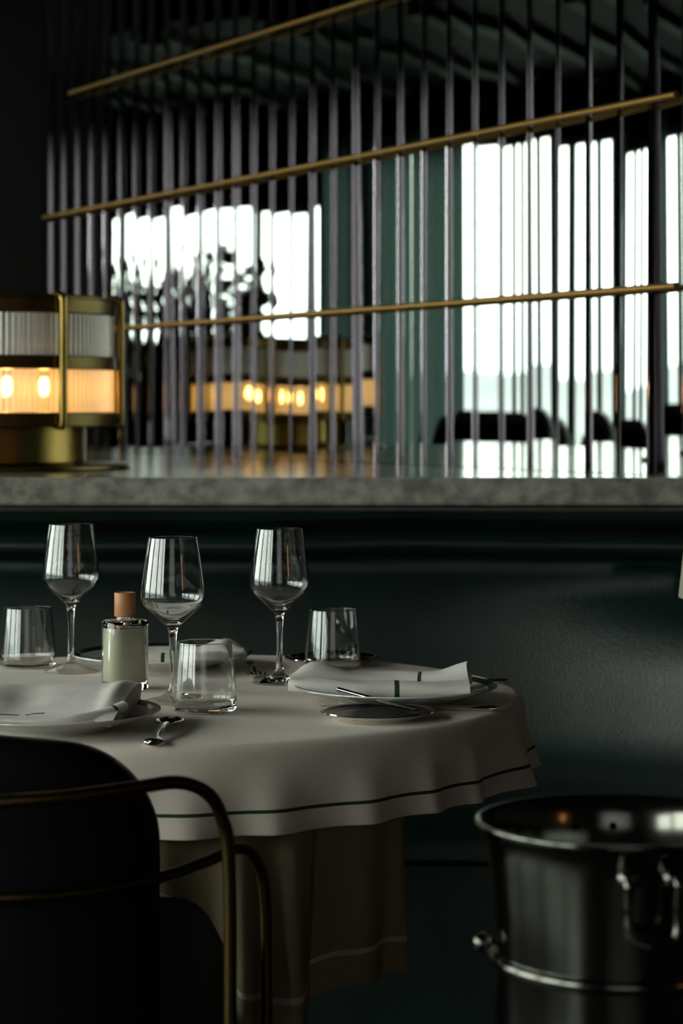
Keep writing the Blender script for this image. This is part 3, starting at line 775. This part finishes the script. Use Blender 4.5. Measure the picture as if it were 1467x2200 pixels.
for sx in (-1, 1):
    bm = bmesh.new(); pts = smoothpath([(.150,.045,0),(.185,.075,0),(.205,.11,0),(.215,.16,0),(.215,.26,0)],6); cols = []
    for i, p in enumerate(pts):
        t = (pts[min(i+1,len(pts)-1)]-pts[max(i-1,0)]).normalized(); s = Vector((t.y,-t.x,0))*.013
        zt = .640-.11*(i/(len(pts)-1))**2
        cols.append([bm.verts.new((sx*(p+s*q).x, (p+s*q).y, z)) for q, z in ((1,.44),(1,zt-.012),(.5,zt),(-.5,zt),(-1,zt-.012),(-1,.44))])
    for i in range(len(cols)-1):
        for j in range(6): bm.faces.new((cols[i][j], cols[i+1][j], cols[i+1][(j+1) % 6], cols[i][(j+1) % 6]))
    bm.faces.new(cols[0]); bm.faces.new(cols[-1])
    finish(fixn(bm), 'arm_panel', M['leather'], ch, smooth=50)
finish(box(-.225,.035,.40, .225,.50,.47, bev=.025), 'seat', M['chair_leather'], ch)

# ------------------------------------------------------------------ champagne bucket and stand
BX, BY = .219, 1.76
bk = thing('wine_bucket', 'stainless steel wine bucket with flared rim and loop handle, front right', 'bucket', (BX,BY,0))
prof = [(.0,.600),(.090,.600),(.0945,.606),(.0975,.68),(.099,.72),(.1025,.755),(.106,.778),(.1105,.788),(.113,.792),(.1135,.7955),(.1115,.797),(.1085,.794),(.104,.785),(.1000,.765),(.0965,.72),(.0945,.68),(.0915,.61),(0,.608)]
finish(fixn(lathe([(max(0,v.x), v.z) for v in smoothpath([(r,0,z) for r,z in prof],3)], n=120)), 'body', M['steel'], bk, smooth=60)
for a0 in (-85, 95):
    aa = [math.radians(a0+q) for q in (-9,9)]
    kn = []
    for a in aa:
        kn.append((math.cos(a), math.sin(a)))
    c0, c1 = kn; am = math.radians(a0)
    pts = [(c0[0]*.100,c0[1]*.100,.772),(c0[0]*.118,c0[1]*.118,.771),(c0[0]*.117,c0[1]*.117,.750),(math.cos(math.radians(a0-8))*.119,math.sin(math.radians(a0-8))*.119,.730),(math.cos(am)*.120,math.sin(am)*.120,.724),(math.cos(math.radians(a0+8))*.119,math.sin(math.radians(a0+8))*.119,.730),(c1[0]*.117,c1[1]*.117,.750),(c1[0]*.118,c1[1]*.118,.771),(c1[0]*.100,c1[1]*.100,.772)]
    h = finish(fixn(tube(smoothpath(pts,6), .0034, n=12)), 'handle', M['steel'], bk)
    for (cx, cy) in kn:
        q = bmesh.new(); bmesh.ops.create_uvsphere(q, u_segments=20, v_segments=12, radius=.009)
        finish(q, 'handle_knob', M['steel'], h, loc=(cx*.106,cy*.110,.772))
st = thing('bucket_stand', 'cylindrical steel stand with a rolled ring holding the wine bucket', 'stand', (BX,BY,0))
finish(fixn(lathe([(0,0),(.145,0),(.145,.012),(.10,.022),(.0985,.04),(.0985,.684),(.0965,.684),(.0965,.05),(0,.05)], n=120)), 'cylinder', M['steel'], st, smooth=40)
finish(fixn(lathe([(.0985+.0045*math.cos(a),.688+.0055*math.sin(a)) for a in [2*math.pi*k/14 for k in range(14)]], n=120, close=True)), 'ring', M['steel'], st, smooth=60)
q = bmesh.new(); bmesh.ops.create_uvsphere(q, u_segments=20, v_segments=12, radius=.008)
finish(q, 'stand_knob', M['steel'], st, loc=(-.108,-.004,.700))
finish(fixn(tube([(-.098,-.004,.700),(-.108,-.004,.700)], .003, n=8)), 'knob_pin', M['steel'], st)

# ------------------------------------------------------------------ pale lamp shade just inside the right edge
fl = thing('floor_lamp', 'pale unlit cone lamp shade at the right edge of the picture', 'lamp', (.632,3.28,0))
finish(fixn(lathe([(0,0),(.12,0),(.12,.012),(.01,.02),(0,.02)], n=40)), 'base', M['black'], fl)
finish(fixn(lathe([(0,.02),(.006,.02),(.006,.93),(0,.93)], n=12)), 'pole', M['brass_dark'], fl)
finish(lathe([(.136,.842),(.128,.916)], n=48), 'lamp_shade', M['cream'], fl)

# amber wall light behind the camera, seen as a glint in the glasses and dishes
wl = thing('wall_light', 'slim amber wall light behind the camera, glinting in the glasses', 'lamp', (2.70,-.5,1.45))
finish(box(-.02,-.05,0, -.0005,.05,.5, bev=.004), 'back_plate', M['brass_dark'], wl)
finish(fixn(lathe([(0,.03),(.03,.03),(.035,.04),(.035,.46),(.03,.47),(0,.47)], n=32, c=(-.058,0))), 'glowing_tube', M['amber'], wl)
